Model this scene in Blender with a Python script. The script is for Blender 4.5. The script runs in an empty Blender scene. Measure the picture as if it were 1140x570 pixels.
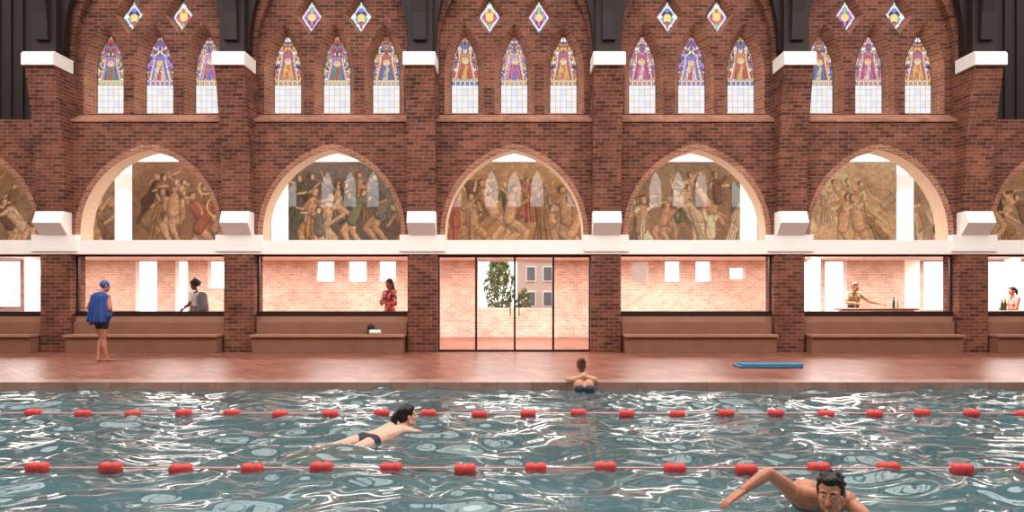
import bpy, bmesh, math, random
import numpy as np
from mathutils import Vector, Matrix
random.seed(3); rng=np.random.default_rng(5)
scene=bpy.context.scene
try:
    scene.view_settings.view_transform='Standard'; scene.view_settings.look='None'
except Exception as e: print(e)
F=720.0; CZ=1.62
def WX(px,d): return (px-572.5)*d/F
def WZ(py,d): return CZ+(320-py)*d/F
def link(o): scene.collection.objects.link(o); return o
def s2l(c):
    return tuple(((x/255)/12.92 if x/255<=.04045 else ((x/255+.055)/1.055)**2.4) for x in c)
# ------------------------------------------------------------ materials
MATS={}
def newmat(name):
    m=bpy.data.materials.new(name); m.use_nodes=True
    nt=m.node_tree
    return m,nt,nt.nodes['Principled BSDF'],nt.nodes['Material Output']
def plain(name,col,rough=.6,metal=0,var=.12,scale=6,spec=.3,emit=0):
    if name in MATS: return MATS[name]
    m,nt,b,o=newmat(name); N=nt.nodes; L=nt.links
    c=s2l(col)
    tc=N.new('ShaderNodeTexCoord'); no=N.new('ShaderNodeTexNoise'); no.inputs['Scale'].default_value=scale; no.inputs['Detail'].default_value=4
    L.new(tc.outputs['Object'],no.inputs['Vector'])
    r=N.new('ShaderNodeMapRange'); r.inputs[3].default_value=1-var; r.inputs[4].default_value=1+var
    L.new(no.outputs['Fac'],r.inputs[0])
    mx=N.new('ShaderNodeVectorMath'); mx.operation='SCALE'; mx.inputs[0].default_value=c
    L.new(r.outputs[0],mx.inputs['Scale']); L.new(mx.outputs[0],b.inputs['Base Color'])
    b.inputs['Roughness'].default_value=rough; b.inputs['Metallic'].default_value=metal
    b.inputs['Specular IOR Level'].default_value=spec
    MATS[name]=m; return m
def brickmat(name,c1,c2,mort,w=.25,h=.083,ms=.011,mode='wall',rot=0,rough=.85,lo=.66,hi=1.28,bump=.35):
    m,nt,b,o=newmat(name); N=nt.nodes; L=nt.links
    tc=N.new('ShaderNodeTexCoord'); vec=tc.outputs['Object']
    sp=N.new('ShaderNodeSeparateXYZ'); L.new(vec,sp.inputs[0])
    cb=N.new('ShaderNodeCombineXYZ')
    if mode=='wall':
        ad=N.new('ShaderNodeMath'); ad.operation='ADD'; L.new(sp.outputs[0],ad.inputs[0]); L.new(sp.outputs[1],ad.inputs[1])
        L.new(ad.outputs[0],cb.inputs[0]); L.new(sp.outputs[2],cb.inputs[1])
    else:
        L.new(sp.outputs[0],cb.inputs[0]); L.new(sp.outputs[1],cb.inputs[1])
    mp=N.new('ShaderNodeMapping'); mp.inputs['Rotation'].default_value=(0,0,rot); L.new(cb.outputs[0],mp.inputs[0])
    br=N.new('ShaderNodeTexBrick'); L.new(mp.outputs[0],br.inputs['Vector'])
    br.inputs['Scale'].default_value=1; br.inputs['Brick Width'].default_value=w; br.inputs['Row Height'].default_value=h
    br.inputs['Mortar Size'].default_value=ms; br.inputs['Mortar Smooth'].default_value=.3
    br.inputs['Color1'].default_value=(*s2l(c1),1); br.inputs['Color2'].default_value=(*s2l(c2),1); br.inputs['Mortar'].default_value=(*s2l(mort),1)
    no=N.new('ShaderNodeTexNoise'); no.inputs['Scale'].default_value=1.6; no.inputs['Detail'].default_value=9; no.inputs['Roughness'].default_value=.75
    L.new(vec,no.inputs['Vector'])
    r=N.new('ShaderNodeMapRange'); r.inputs[1].default_value=.3; r.inputs[2].default_value=.7; r.inputs[3].default_value=lo; r.inputs[4].default_value=hi
    L.new(no.outputs['Fac'],r.inputs[0])
    mx=N.new('ShaderNodeVectorMath'); mx.operation='SCALE'; L.new(br.outputs['Color'],mx.inputs[0]); L.new(r.outputs[0],mx.inputs['Scale'])
    L.new(mx.outputs[0],b.inputs['Base Color']); b.inputs['Roughness'].default_value=rough
    b.inputs['Specular IOR Level'].default_value=.2
    bp=N.new('ShaderNodeBump'); bp.inputs['Strength'].default_value=bump; bp.inputs['Distance'].default_value=.01
    inv=N.new('ShaderNodeMath'); inv.operation='SUBTRACT'; inv.inputs[0].default_value=1; L.new(br.outputs['Fac'],inv.inputs[1])
    L.new(inv.outputs[0],bp.inputs['Height']); L.new(bp.outputs[0],b.inputs['Normal'])
    return m
BRICK=brickmat('brick_red',(134,80,62),(82,48,40),(138,104,90),w=.26,h=.088,ms=.010,lo=.5,hi=1.36)
BRICKB=brickmat('brick_inner',(226,190,170),(206,166,146),(232,208,192))
DECK=brickmat('deck_paving',(156,100,82),(122,76,63),(90,58,49),w=.42,h=.14,ms=.008,mode='floor',rot=math.radians(45),rough=.33)
COPE=brickmat('coping_paving',(160,124,110),(140,106,93),(118,88,78),w=.6,h=.5,ms=.006,mode='floor',rough=.4)
TILE=brickmat('pool_tile',(146,178,180),(138,170,173),(156,186,187),w=.25,h=.25,ms=.012,mode='floor',bump=0)
TILEW=brickmat('pool_wall_tile',(120,148,150),(114,142,146),(140,164,165),w=.25,h=.125,ms=.01)
WHITE=plain('white_concrete',(252,246,240),.7,var=.04)
CREAM=plain('cream_reveal',(222,188,160),.8,var=.12,scale=9)
PLASTER=plain('pale_plaster',(240,234,226),.8,var=.04)
DARK=plain('dark_timber',(40,28,26),.6,var=.3,scale=3)
FRAME=plain('dark_frame',(48,32,30),.4,var=.1)
BENCH=plain('bench_wood',(140,98,80),.6,var=.2,scale=3)
BENCHT=plain('bench_panel',(164,120,99),.6,var=.2,scale=3)
REVEAL=brickmat('brick_reveal',(168,112,88),(140,90,72),(176,138,118))
def glassmat(name,refl,tint=(1,1,1)):
    m,nt,b,o=newmat(name); N=nt.nodes; L=nt.links; N.remove(b)
    t=N.new('ShaderNodeBsdfTransparent'); t.inputs[0].default_value=(*tint,1)
    g=N.new('ShaderNodeBsdfGlossy'); g.inputs['Roughness'].default_value=.01
    mx=N.new('ShaderNodeMixShader'); mx.inputs[0].default_value=refl
    L.new(t.outputs[0],mx.inputs[1]); L.new(g.outputs[0],mx.inputs[2]); L.new(mx.outputs[0],o.inputs[0]); return m
GLASS=glassmat('window_glass',.09,(.98,.98,.98)); GLASSA=glassmat('arch_glass',.09,(.98,.98,.98))
def attrmat(name,trans=False):
    m,nt,b,o=newmat(name); N=nt.nodes; L=nt.links
    a=N.new('ShaderNodeAttribute'); a.attribute_name='Col'
    if trans:
        t=N.new('ShaderNodeBsdfTransparent'); L.new(a.outputs['Color'],t.inputs[0])
        g=N.new('ShaderNodeBsdfGlossy'); g.inputs['Roughness'].default_value=.1; g.inputs[0].default_value=(.1,.1,.1,1)
        mx=N.new('ShaderNodeMixShader'); mx.inputs[0].default_value=.05
        L.new(t.outputs[0],mx.inputs[1]); L.new(g.outputs[0],mx.inputs[2]); L.new(mx.outputs[0],o.inputs[0]); N.remove(b)
    else:
        no=N.new('ShaderNodeTexNoise'); no.inputs['Scale'].default_value=10; no.inputs['Detail'].default_value=9; no.inputs['Roughness'].default_value=.7
        tc=N.new('ShaderNodeTexCoord'); L.new(tc.outputs['Object'],no.inputs[0])
        r=N.new('ShaderNodeMapRange'); r.inputs[1].default_value=.3; r.inputs[2].default_value=.7; r.inputs[3].default_value=.68; r.inputs[4].default_value=1.3
        L.new(no.outputs['Fac'],r.inputs[0])
        v=N.new('ShaderNodeVectorMath'); v.operation='SCALE'; L.new(a.outputs['Color'],v.inputs[0]); L.new(r.outputs[0],v.inputs['Scale'])
        L.new(v.outputs[0],b.inputs['Base Color']); b.inputs['Roughness'].default_value=.7
    return m
STAIN=attrmat('stained_glass',True); MURAL=attrmat('mural_paint')
# ------------------------------------------------------------ mesh helpers
def mesh_obj(name,verts,faces,mat,parent=None,smooth=False):
    me=bpy.data.meshes.new(name); me.from_pydata([tuple(v) for v in verts],[],faces); me.update()
    if mat: me.materials.append(mat)
    o=link(bpy.data.objects.new(name,me))
    if parent: o.parent=parent
    if smooth: me.polygons.foreach_set('use_smooth',[True]*len(me.polygons))
    return o
def empty(name):
    e=bpy.data.objects.new(name,None); e.empty_display_size=.1; return link(e)
BF=[(0,3,2,1),(4,5,6,7),(0,1,5,4),(1,2,6,5),(2,3,7,6),(3,0,4,7)]
def boxv(x0,x1,y0,y1,z0,z1):
    return [(x0,y0,z0),(x1,y0,z0),(x1,y1,z0),(x0,y1,z0),(x0,y0,z1),(x1,y0,z1),(x1,y1,z1),(x0,y1,z1)]
def box(name,x0,x1,y0,y1,z0,z1,mat,parent=None,bev=0):
    o=mesh_obj(name,boxv(x0,x1,y0,y1,z0,z1),BF,mat,parent)
    if bev:
        b=o.modifiers.new('b','BEVEL'); b.width=bev; b.segments=2
    return o
def boxes(name,lst,mat,parent=None):
    V=[];Fc=[]
    for b in lst:
        n=len(V); V+=boxv(*b); Fc+=[tuple(i+n for i in f) for f in BF]
    return mesh_obj(name,V,Fc,mat,parent)
def plate(name,outer,holes,y0,y1,mat,parent=None,sidemat=None,sidetest=None):
    cu=bpy.data.curves.new('tmp','CURVE'); cu.dimensions='2D'; cu.fill_mode='BOTH'; cu.extrude=abs(y1-y0)/2
    for pts in [outer]+holes:
        s=cu.splines.new('POLY'); s.points.add(len(pts)-1)
        for i,p in enumerate(pts): s.points[i].co=(p[0],p[1],0,1)
        s.use_cyclic_u=True
    ob=link(bpy.data.objects.new('tmp',cu)); bpy.context.view_layer.update()
    me=bpy.data.meshes.new_from_object(ob.evaluated_get(bpy.context.evaluated_depsgraph_get()))
    bpy.data.objects.remove(ob); bpy.data.curves.remove(cu)
    ym=(y0+y1)/2
    for v in me.vertices:
        x,y,z=v.co; v.co=(x,ym-z,y)
    me.materials.clear(); me.materials.append(mat); me.update()
    if sidemat:
        me.materials.append(sidemat)
        for p in me.polygons:
            if abs(p.normal.y)<.5 and (sidetest is None or sidetest(p.center)): p.material_index=1
    for p in me.polygons: p.use_smooth=False
    me.name=name
    o=link(bpy.data.objects.new(name,me))
    if parent: o.parent=parent
    return o
def parch(xc,hw,z0,zs,za,n=14):
    h=za-zs; R=(hw*hw+h*h)/(2*hw); pts=[(xc-hw,z0),(xc-hw,zs)]
    a1=math.asin(min(1,h/R))
    for i in range(1,n+1):
        a=a1*i/n; pts.append((xc-hw+R-R*math.cos(a),zs+R*math.sin(a)))
    pts[-1]=(xc,za)
    for i in range(n-1,-1,-1):
        a=a1*i/n; pts.append((xc+hw-R+R*math.cos(a),zs+R*math.sin(a)))
    pts.append((xc+hw,z0)); return pts
def loft(name,A,ya,B,yb,mat,parent=None):
    n=len(A); V=[(p[0],ya,p[1]) for p in A]+[(p[0],yb,p[1]) for p in B]
    return mesh_obj(name,V,[(i,(i+1)%n,n+(i+1)%n,n+i) for i in range(n)],mat,parent)
def lathe(prof,seg=20,axis='z',c=(0,0,0)):
    V=[];Fc=[]
    for r,h in prof:
        for k in range(seg):
            a=2*math.pi*k/seg
            if axis=='z': V.append((c[0]+r*math.cos(a),c[1]+r*math.sin(a),c[2]+h))
            else: V.append((c[0]+h,c[1]+r*math.cos(a),c[2]+r*math.sin(a)))
    for i in range(len(prof)-1):
        for k in range(seg):
            Fc.append((i*seg+k,i*seg+(k+1)%seg,(i+1)*seg+(k+1)%seg,(i+1)*seg+k))
    Fc.append(tuple(range(seg))[::-1]); Fc.append(tuple((len(prof)-1)*seg+k for k in range(seg)))
    return V,Fc
def multi(name,parts,mat,parent=None,smooth=True):
    V=[];Fc=[]
    for v,f in parts:
        n=len(V); V+=list(v); Fc+=[tuple(i+n for i in q) for q in f]
    return mesh_obj(name,V,Fc,mat,parent,smooth)
# ------------------------------------------------------------ hall elevation
BAY=4.57; D=16.2; LW=[i*BAY for i in range(-3,4)]
PX=[(i+.5)*BAY for i in range(-4,4)]
YOPP=-2.7
wall=empty('wall_back')
for i,xc in zip(range(-3,4),LW):
    a=parch(xc,1.73,2.80,2.98,5.07,18)
    out=[(xc-BAY/2,2.80)]+a+[(xc+BAY/2,2.80),(xc+BAY/2,5.83),(xc-BAY/2,5.83)]
    plate('arch_wall',out,[],D,D+.5,BRICK,wall,CREAM,lambda c,xc=xc:abs(c.x-xc)<1.9 and c.z<5.7)
    ai=parch(xc,1.735,2.93,2.98,5.075,18); ao=parch(xc,1.85,2.93,2.98,5.22,18)
    ring=[(p[0],p[1]) for p in ao]+[(p[0],p[1]) for p in ai[::-1]]
    plate('arch_ring',ring,[],D-.025,D+.02,REVEAL,wall)
    if abs(i)<3:
        a=parch(xc,1.90,5.83,7.5,10.2,18)
        out=[(xc-BAY/2,5.83)]+a+[(xc+BAY/2,5.83),(xc+BAY/2,10.4),(xc-BAY/2,10.4)]
        plate('recess_surround',out,[],D,D+.2,BRICK,wall)
        holes=[]
        for k in(-1,0,1):
            O=parch(xc+k*1.27,.50,6.02,7.1,8.32); I=parch(xc+k*1.27,.35,6.12,7.12,8.1)
            holes.append(O); loft('lancet_splay',O,D+.2,I,D+.5,REVEAL,wall)
        for k in(-1,1):
            cx=xc+k*.635; cz=8.56
            O=[(cx-.37,cz),(cx,cz+.53),(cx+.37,cz),(cx,cz-.53)]; I=[(cx-.29,cz),(cx,cz+.43),(cx+.29,cz),(cx,cz-.43)]
            holes.append(O); loft('diamond_splay',O,D+.2,I,D+.45,REVEAL,wall)
        plate('lancet_wall',[(xc-BAY/2,5.83),(xc+BAY/2,5.83),(xc+BAY/2,10.4),(xc-BAY/2,10.4)],holes,D+.2,D+.32,BRICK,wall,REVEAL,lambda c,xc=xc:abs(c.x-xc)<2.2 and c.z>5.9)
        mesh_obj('recess_sill',[(xc-1.95,D-.04,5.83),(xc+1.95,D-.04,5.83),(xc+1.95,D+.22,6.0),(xc-1.95,D+.22,6.0),(xc-1.95,D-.04,5.76),(xc+1.95,D-.04,5.76)],[(0,1,2,3),(4,5,1,0)],REVEAL,wall)
    else:
        boxes('timber_gable',[(xc-BAY/2,xc+BAY/2,D+.1,D+.3,5.83,10.4)]+[(xc-BAY/2+k*.3,xc-BAY/2+k*.3+.05,D+.05,D+.12,5.83,10.4) for k in range(15)],DARK,wall)
box('white_band',-18.3,18.3,D-.12,D+.45,2.45,2.80,WHITE,wall)
boxes('end_bay',[(-18.3,-16.0,D,D+.45,2.8,10.4),(16.0,18.3,D,D+.45,2.8,10.4),(-18.3,-16.3,D,D+.45,0,2.45),(16.3,18.3,D,D+.45,0,2.45)],BRICK,wall)
# stained glass
def hwrow(z,hw,zs,za):
    if z<=zs: return hw
    h=za-zs; R=(hw*hw+h*h)/(2*hw); q=max(0,R*R-(z-zs)**2); return max(0.0,math.sqrt(q)-(R-hw))
def colmesh(name,V,faces,C,mat):
    me=bpy.data.meshes.new(name); me.from_pydata(V,[],faces); me.materials.append(mat)
    at=me.color_attributes.new('Col','FLOAT_COLOR','POINT')
    c4=np.ones((len(V),4),dtype=np.float32); c4[:,:3]=C; at.data.foreach_set('color',c4.ravel()); me.update(); return me
def gridf(nx,nz): return [(j*nx+i,j*nx+i+1,(j+1)*nx+i+1,(j+1)*nx+i) for j in range(nz-1) for i in range(nx-1)]
def lancet_mesh(seed,scheme):
    r=np.random.default_rng(seed); nx,nz=48,150; V=[];C=[]
    z0,zs,za=6.10,7.12,8.12
    robe,cloak,bg,acc=scheme
    P=r.random((90,2))*np.array([.36,1.2])+np.array([0,.80])
    pal=np.array([bg,acc,(.85,.7,.5),(.35,.14,.4),(.75,.3,.12),np.array(robe)*.8,bg,(.8,.5,.6),np.array(cloak),(.95,.9,.85)])
    fx=r.normal(0,.012); armL=r.uniform(.2,.5); armR=r.uniform(.2,.5); hf=r.uniform(.9,1.08)
    def seg(x,y,a,b):
        dx,dy=b[0]-a[0],b[1]-a[1]; t=max(0,min(1,((x-a[0])*dx+(y-a[1])*dy)/(dx*dx+dy*dy))); return math.hypot(x-a[0]-t*dx,y-a[1]-t*dy)
    for j in range(nz):
        z=z0+(za-z0)*j/(nz-1); hw=hwrow(z,.36,zs,za)
        for i in range(nx):
            u=-1+2*i/(nx-1); x=u*hw; V.append((x,0,z)); h=z-z0
            if h<.72:
                c=np.array((.33,.33,.345))
                if (int((x+.35)/.14)+int(h/.16)*3)%5==1: c=np.array((.29,.30,.34))
                if (int((x+.35)/.14)*2+int(h/.16))%7==2: c=np.array((.34,.31,.28))
                gx=abs((x+.35)%.14); gz=h%.16
                if min(gx,.14-gx)<.008 or min(gz,.16-gz)<.008: c=c*.66
            else:
                hh=h-.72
                dd=np.hypot(P[:,0]-abs(x),P[:,1]-h); o=np.argsort(dd); c=pal[o[0]%10].copy()
                if dd[o[1]]-dd[o[0]]<.010: c=c*.12
                if hh<.16:
                    q=(x+.36)%.12-.06; c=np.array((.95,.88,.75))
                    if abs(q)<.035 and hh<.11: c=np.array(acc)*.8
                    if abs(abs(q)-.035)<.008: c=c*.3
                    if hh<.02 or hh>.145: c=np.array((.5,.3,.1))
                hh=hh/hf
                if .17<hh<.82:
                    w=.05+.10*max(0,1-(hh-.16)/.5); xx=x-fx
                    if abs(xx)<w+.085: c=np.array(bg)*(.7+.4*((int(hh*25)+int((x+1)*25))%2))
                    if hh<.56 and abs(xx)<w+.035:
                        c=np.array(cloak)*(.75+.35*math.sin(xx*90+hh*14))
                    if hh<.56 and abs(xx+.03*math.sin(hh*9))<w*.42: c=np.array(robe)*(.8+.3*math.sin(xx*140))
                    if hh<.56 and abs(abs(xx)-w-.02)<.007: c=c*.2
                    if seg(xx,hh,(-.07,.5),(-.10,armL))<.022 or seg(xx,hh,(-.10,armL),(.0,armL+.08))<.018: c=np.array(cloak)*.9
                    if seg(xx,hh,(.07,.5),(.11,armR))<.022 or seg(xx,hh,(.11,armR),(.02,armR+.1))<.018: c=np.array(cloak)*.9
                    if (xx*xx+(hh-.63)**2)<.0085: c=np.array((.95,.72,.28))
                    if abs(math.sqrt(xx*xx+(hh-.63)**2)-.09)<.006: c=c*.3
                    if (xx*xx*1.6+(hh-.625)**2)<.0036: c=np.array((.35,.18,.08))
                    if (xx*xx*1.6+(hh-.615)**2)<.0024: c=np.array((.9,.65,.5))
                    if abs(abs(x)-w-.10)<.011: c=np.array((.95,.85,.65))
                if abs(x)<.010 and hh>.85: c=c*.2
                g=c.mean(); c=c*.86+g*.14
                c=c*.33+.014
            if hw-abs(x)<.018: c=np.array((.04,.03,.04))
            C.append(c)
    return colmesh('lancet_pane',V,gridf(nx,nz),np.array(C),STAIN)
SCH=[((.9,.2,.05),(.95,.5,.1),(.55,.12,.25),(.9,.4,.08)),((.8,.08,.12),(.85,.75,.65),(.25,.18,.75),(.55,.2,.75)),((.15,.2,.8),(.8,.15,.2),(.6,.35,.7),(.9,.55,.2)),
     ((.75,.05,.05),(.1,.35,.3),(.5,.2,.5),(.9,.75,.2)),((.9,.55,.1),(.7,.1,.08),(.7,.25,.1),(.15,.25,.65)),((.85,.8,.7),(.75,.1,.35),(.6,.1,.2),(.8,.3,.3)),((.9,.7,.2),(.12,.2,.6),(.6,.12,.1),(.9,.6,.3))]
LM=[lancet_mesh(10+k,s) for k,s in enumerate(SCH)]
def diamond_mesh(seed):
    r=np.random.default_rng(seed); n=30; V=[];C=[]; P=r.random((30,2))*np.array([.6,.86])-np.array([.3,.43])
    pal=np.array([(1,1,1),(.8,.15,.2),(.95,.7,.2),(.2,.35,.8),(.9,.9,1),(.6,.2,.6),(.9,.5,.3),(.3,.6,.4)])
    for j in range(n):
        for i in range(n):
            a=i/(n-1);b=j/(n-1); x=(a-b)*.30; z=(a+b-1)*.44; V.append((x,0,z))
            q=abs(x)/.3+abs(z)/.44; dd=np.hypot(P[:,0]-abs(x),P[:,1]-z); o=np.argsort(dd); c=pal[o[0]%8].copy()*.36
            if dd[o[1]]-dd[o[0]]<.012: c*=.2
            if x*x+z*z<.009: c=np.array((.45,.27,.1))
            if .72<q<.86: c=np.array((.33,.31,.33))
            if q>.93: c=np.array((.05,.05,.05))
            C.append(c)
    return colmesh('diamond_pane',V,gridf(n,n),np.array(C),STAIN)
DM=[diamond_mesh(k) for k in range(3)]
order={-2:(3,1,2),-1:(0,3,6),0:(4,2,0),1:(5,1,4),2:(6,5,0)}
wn=0
for i in range(-2,3):
    for k in(-1,0,1):
        wn+=1; o=link(bpy.data.objects.new('window_%d'%wn,LM[order[i][k+1]])); o.location=(i*BAY+k*1.27,D+.49,0)
    for k in(-1,1):
        wn+=1; o=link(bpy.data.objects.new('window_%d'%wn,DM[(i+k)%3])); o.location=(i*BAY+k*.635,D+.44,8.56)
# ------------------------------------------------------------ piers
def prism(name,prof,x0,x1,mat,parent):
    n=len(prof); V=[(x0,p[0],p[1]) for p in prof]+[(x1,p[0],p[1]) for p in prof]
    Fc=[tuple(range(n)),tuple(range(2*n-1,n-1,-1))]+[(i,n+i,n+(i+1)%n,(i+1)%n) for i in range(n)]
    o=mesh_obj(name,V,Fc,mat,parent)
    bm=bmesh.new(); bm.from_mesh(o.data); bmesh.ops.recalc_face_normals(bm,faces=bm.faces); bm.to_mesh(o.data); bm.free(); return o
def rib(name,pts,w,t,x,mat,parent):
    V=[];Fc=[]
    for k,(y,z) in enumerate(pts):
        a=pts[max(0,k-1)]; b=pts[min(len(pts)-1,k+1)]; d=Vector((b[0]-a[0],b[1]-a[1])).normalized(); nn=Vector((-d.y,d.x))*t/2
        for sx,sn in((-1,-1),(1,-1),(1,1),(-1,1)): V.append((x+sx*w/2,y+nn.x*sn,z+nn.y*sn))
    for k in range(len(pts)-1):
        for q in range(4): Fc.append((k*4+q,k*4+(q+1)%4,k*4+4+(q+1)%4,k*4+4+q))
    Fc.append((3,2,1,0)); m=4*(len(pts)-1); Fc.append((m,m+1,m+2,m+3)); return mesh_obj(name,V,Fc,mat,parent)
for x in PX:
    p=empty('brick_pier')
    box('lower_shaft',x-.37,x+.37,D-.10,D+.48,0,2.45,BRICK,p)
    box('plinth',x-.56,x+.56,D-.16,D+.0,2.52,2.93,WHITE,p)
    prism('corbel_block',[(D,2.93),(D-.18,2.93),(D-.42,3.2),(D-.3,3.49),(D,3.49)],x-.345,x+.345,WHITE,p)
    prof=[(D+.05,3.49),(D-.27,3.49)]+[(D-.27-.38*t*t,3.49+3.47*t) for t in np.linspace(.15,1,9)]+[(D+.05,6.96)]
    prism('upper_shaft',prof,x-.35,x+.35,BRICK,p)
    prism('stone_cap',[(D+.05,6.96),(D-.72,6.96),(D-.72,7.22),(D-.66,7.29),(D+.05,7.29)],x-.385,x+.385,WHITE,p)
    tr=empty('timber_truss')
    box('post',x-.30,x+.30,D-.5,D-.01,7.295,10.39,DARK,tr)
    pts=[(D-.42-5.2*(1-math.cos(a)),7.62+5.5*math.sin(a)) for a in np.linspace(0,math.pi/2,14)]
    rib('curved_rib',pts,.32,.34,x,DARK,tr)
    for s in(-1,1):
        V=[];pp=[(x+s*(.25+1.0*(1-math.cos(a))),7.45+2.3*math.sin(a)) for a in np.linspace(0,math.pi/2,10)]
        for (xx,zz) in pp: V+=[(xx-.09,D-.3,zz),(xx+.09,D-.3,zz),(xx+.09,D-.12,zz),(xx-.09,D-.12,zz)]
        Fc=[(k*4+q,k*4+(q+1)%4,k*4+4+(q+1)%4,k*4+4+q) for k in range(9) for q in range(4)]
        mesh_obj('wall_brace',V,Fc,DARK,tr)
    boxes('rafter',[(x-.12,x+.12,3.2,10.6,12.9,13.2)],DARK,tr)
    mesh_obj('principal',[(x-.12,16.6,10.4),(x+.12,16.6,10.4),(x+.12,10.6,13.0),(x-.12,10.6,13.0),(x-.12,16.6,10.7),(x+.12,16.6,10.7),(x+.12,10.6,13.3),(x-.12,10.6,13.3)],BF,DARK,tr)
boxes('ceiling',[(-18.3,18.3,15.6,16.7,10.4,10.6)]+[(-18.3,18.3,y-.1,y+.1,z,z+.2) for y,z in((14.2,11.35),(12.4,12.15),(10.6,12.95),(7,13.0),(3.2,12.95))],DARK)
mesh_obj('ceiling_slope',[(-18.3,-3,10.5),(18.3,-3,10.5),(18.3,2.7,13.2),(-18.3,2.7,13.2)],[(0,3,2,1)],DARK)
# ------------------------------------------------------------ lower windows, benches, door
for n,(i,xc) in enumerate(zip(range(-3,4),LW)):
    if i==0: continue
    w=empty('window_%d'%(40+n)); x0=xc-BAY/2+.37; x1=xc+BAY/2-.37; y=D+.14
    boxes('frame',[(x0,x1,y,y+.08,2.40,2.45),(x0,x1,y-.05,y+.1,.90,1.02),(x0,x0+.04,y,y+.08,1.02,2.40),(x1-.04,x1,y,y+.08,1.02,2.40)],FRAME,w)
    box('pane',x0+.04,x1-.04,y+.035,y+.045,1.02,2.40,GLASS,w)
    box('trim_%d'%n,x0,x1,D+.1,D+.3,0,.90,BENCHT)
    b=empty('bench'); xa=xc-BAY/2+.40; xb=xc+BAY/2-.40
    box('seat',xa,xb,D-.42,D+.1,.40,.46,BENCHT,b,.01)
    box('base',xa+.03,xb-.03,D-.36,D+.1,0,.40,BENCH,b)
    box('back_ledge',xa,xb,D-.02,D+.1,.46,.76,BENCH,b,.01)
d=empty('door_1'); x0,x1=-1.91,1.91; y=D+.1
bars=[(x0,x1,y,y+.08,2.38,2.45),(x0,x1,y,y+.08,0,.05)]
for px in(488,530,573,616,657):
    X=WX(px,D+.1); bars.append((X-.025,X+.025,y,y+.08,.05,2.38))
boxes('frame',bars,FRAME,d); box('pane',x0,x1,y+.035,y+.045,.05,2.38,GLASS,d)
boxes('handle',[(X-.012,X+.012,y-.06,y-.03,.9,1.5) for X in(WX(569,D)-.02,WX(577,D)+.02)],FRAME,d)
for n,xc in enumerate(LW):
    a=parch(xc,1.73,2.80,2.98,5.07,12)
    mesh_obj('window_%d'%(60+n),[(p[0],D+.38,p[1]) for p in a],[tuple(range(len(a)))],GLASSA)
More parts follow.
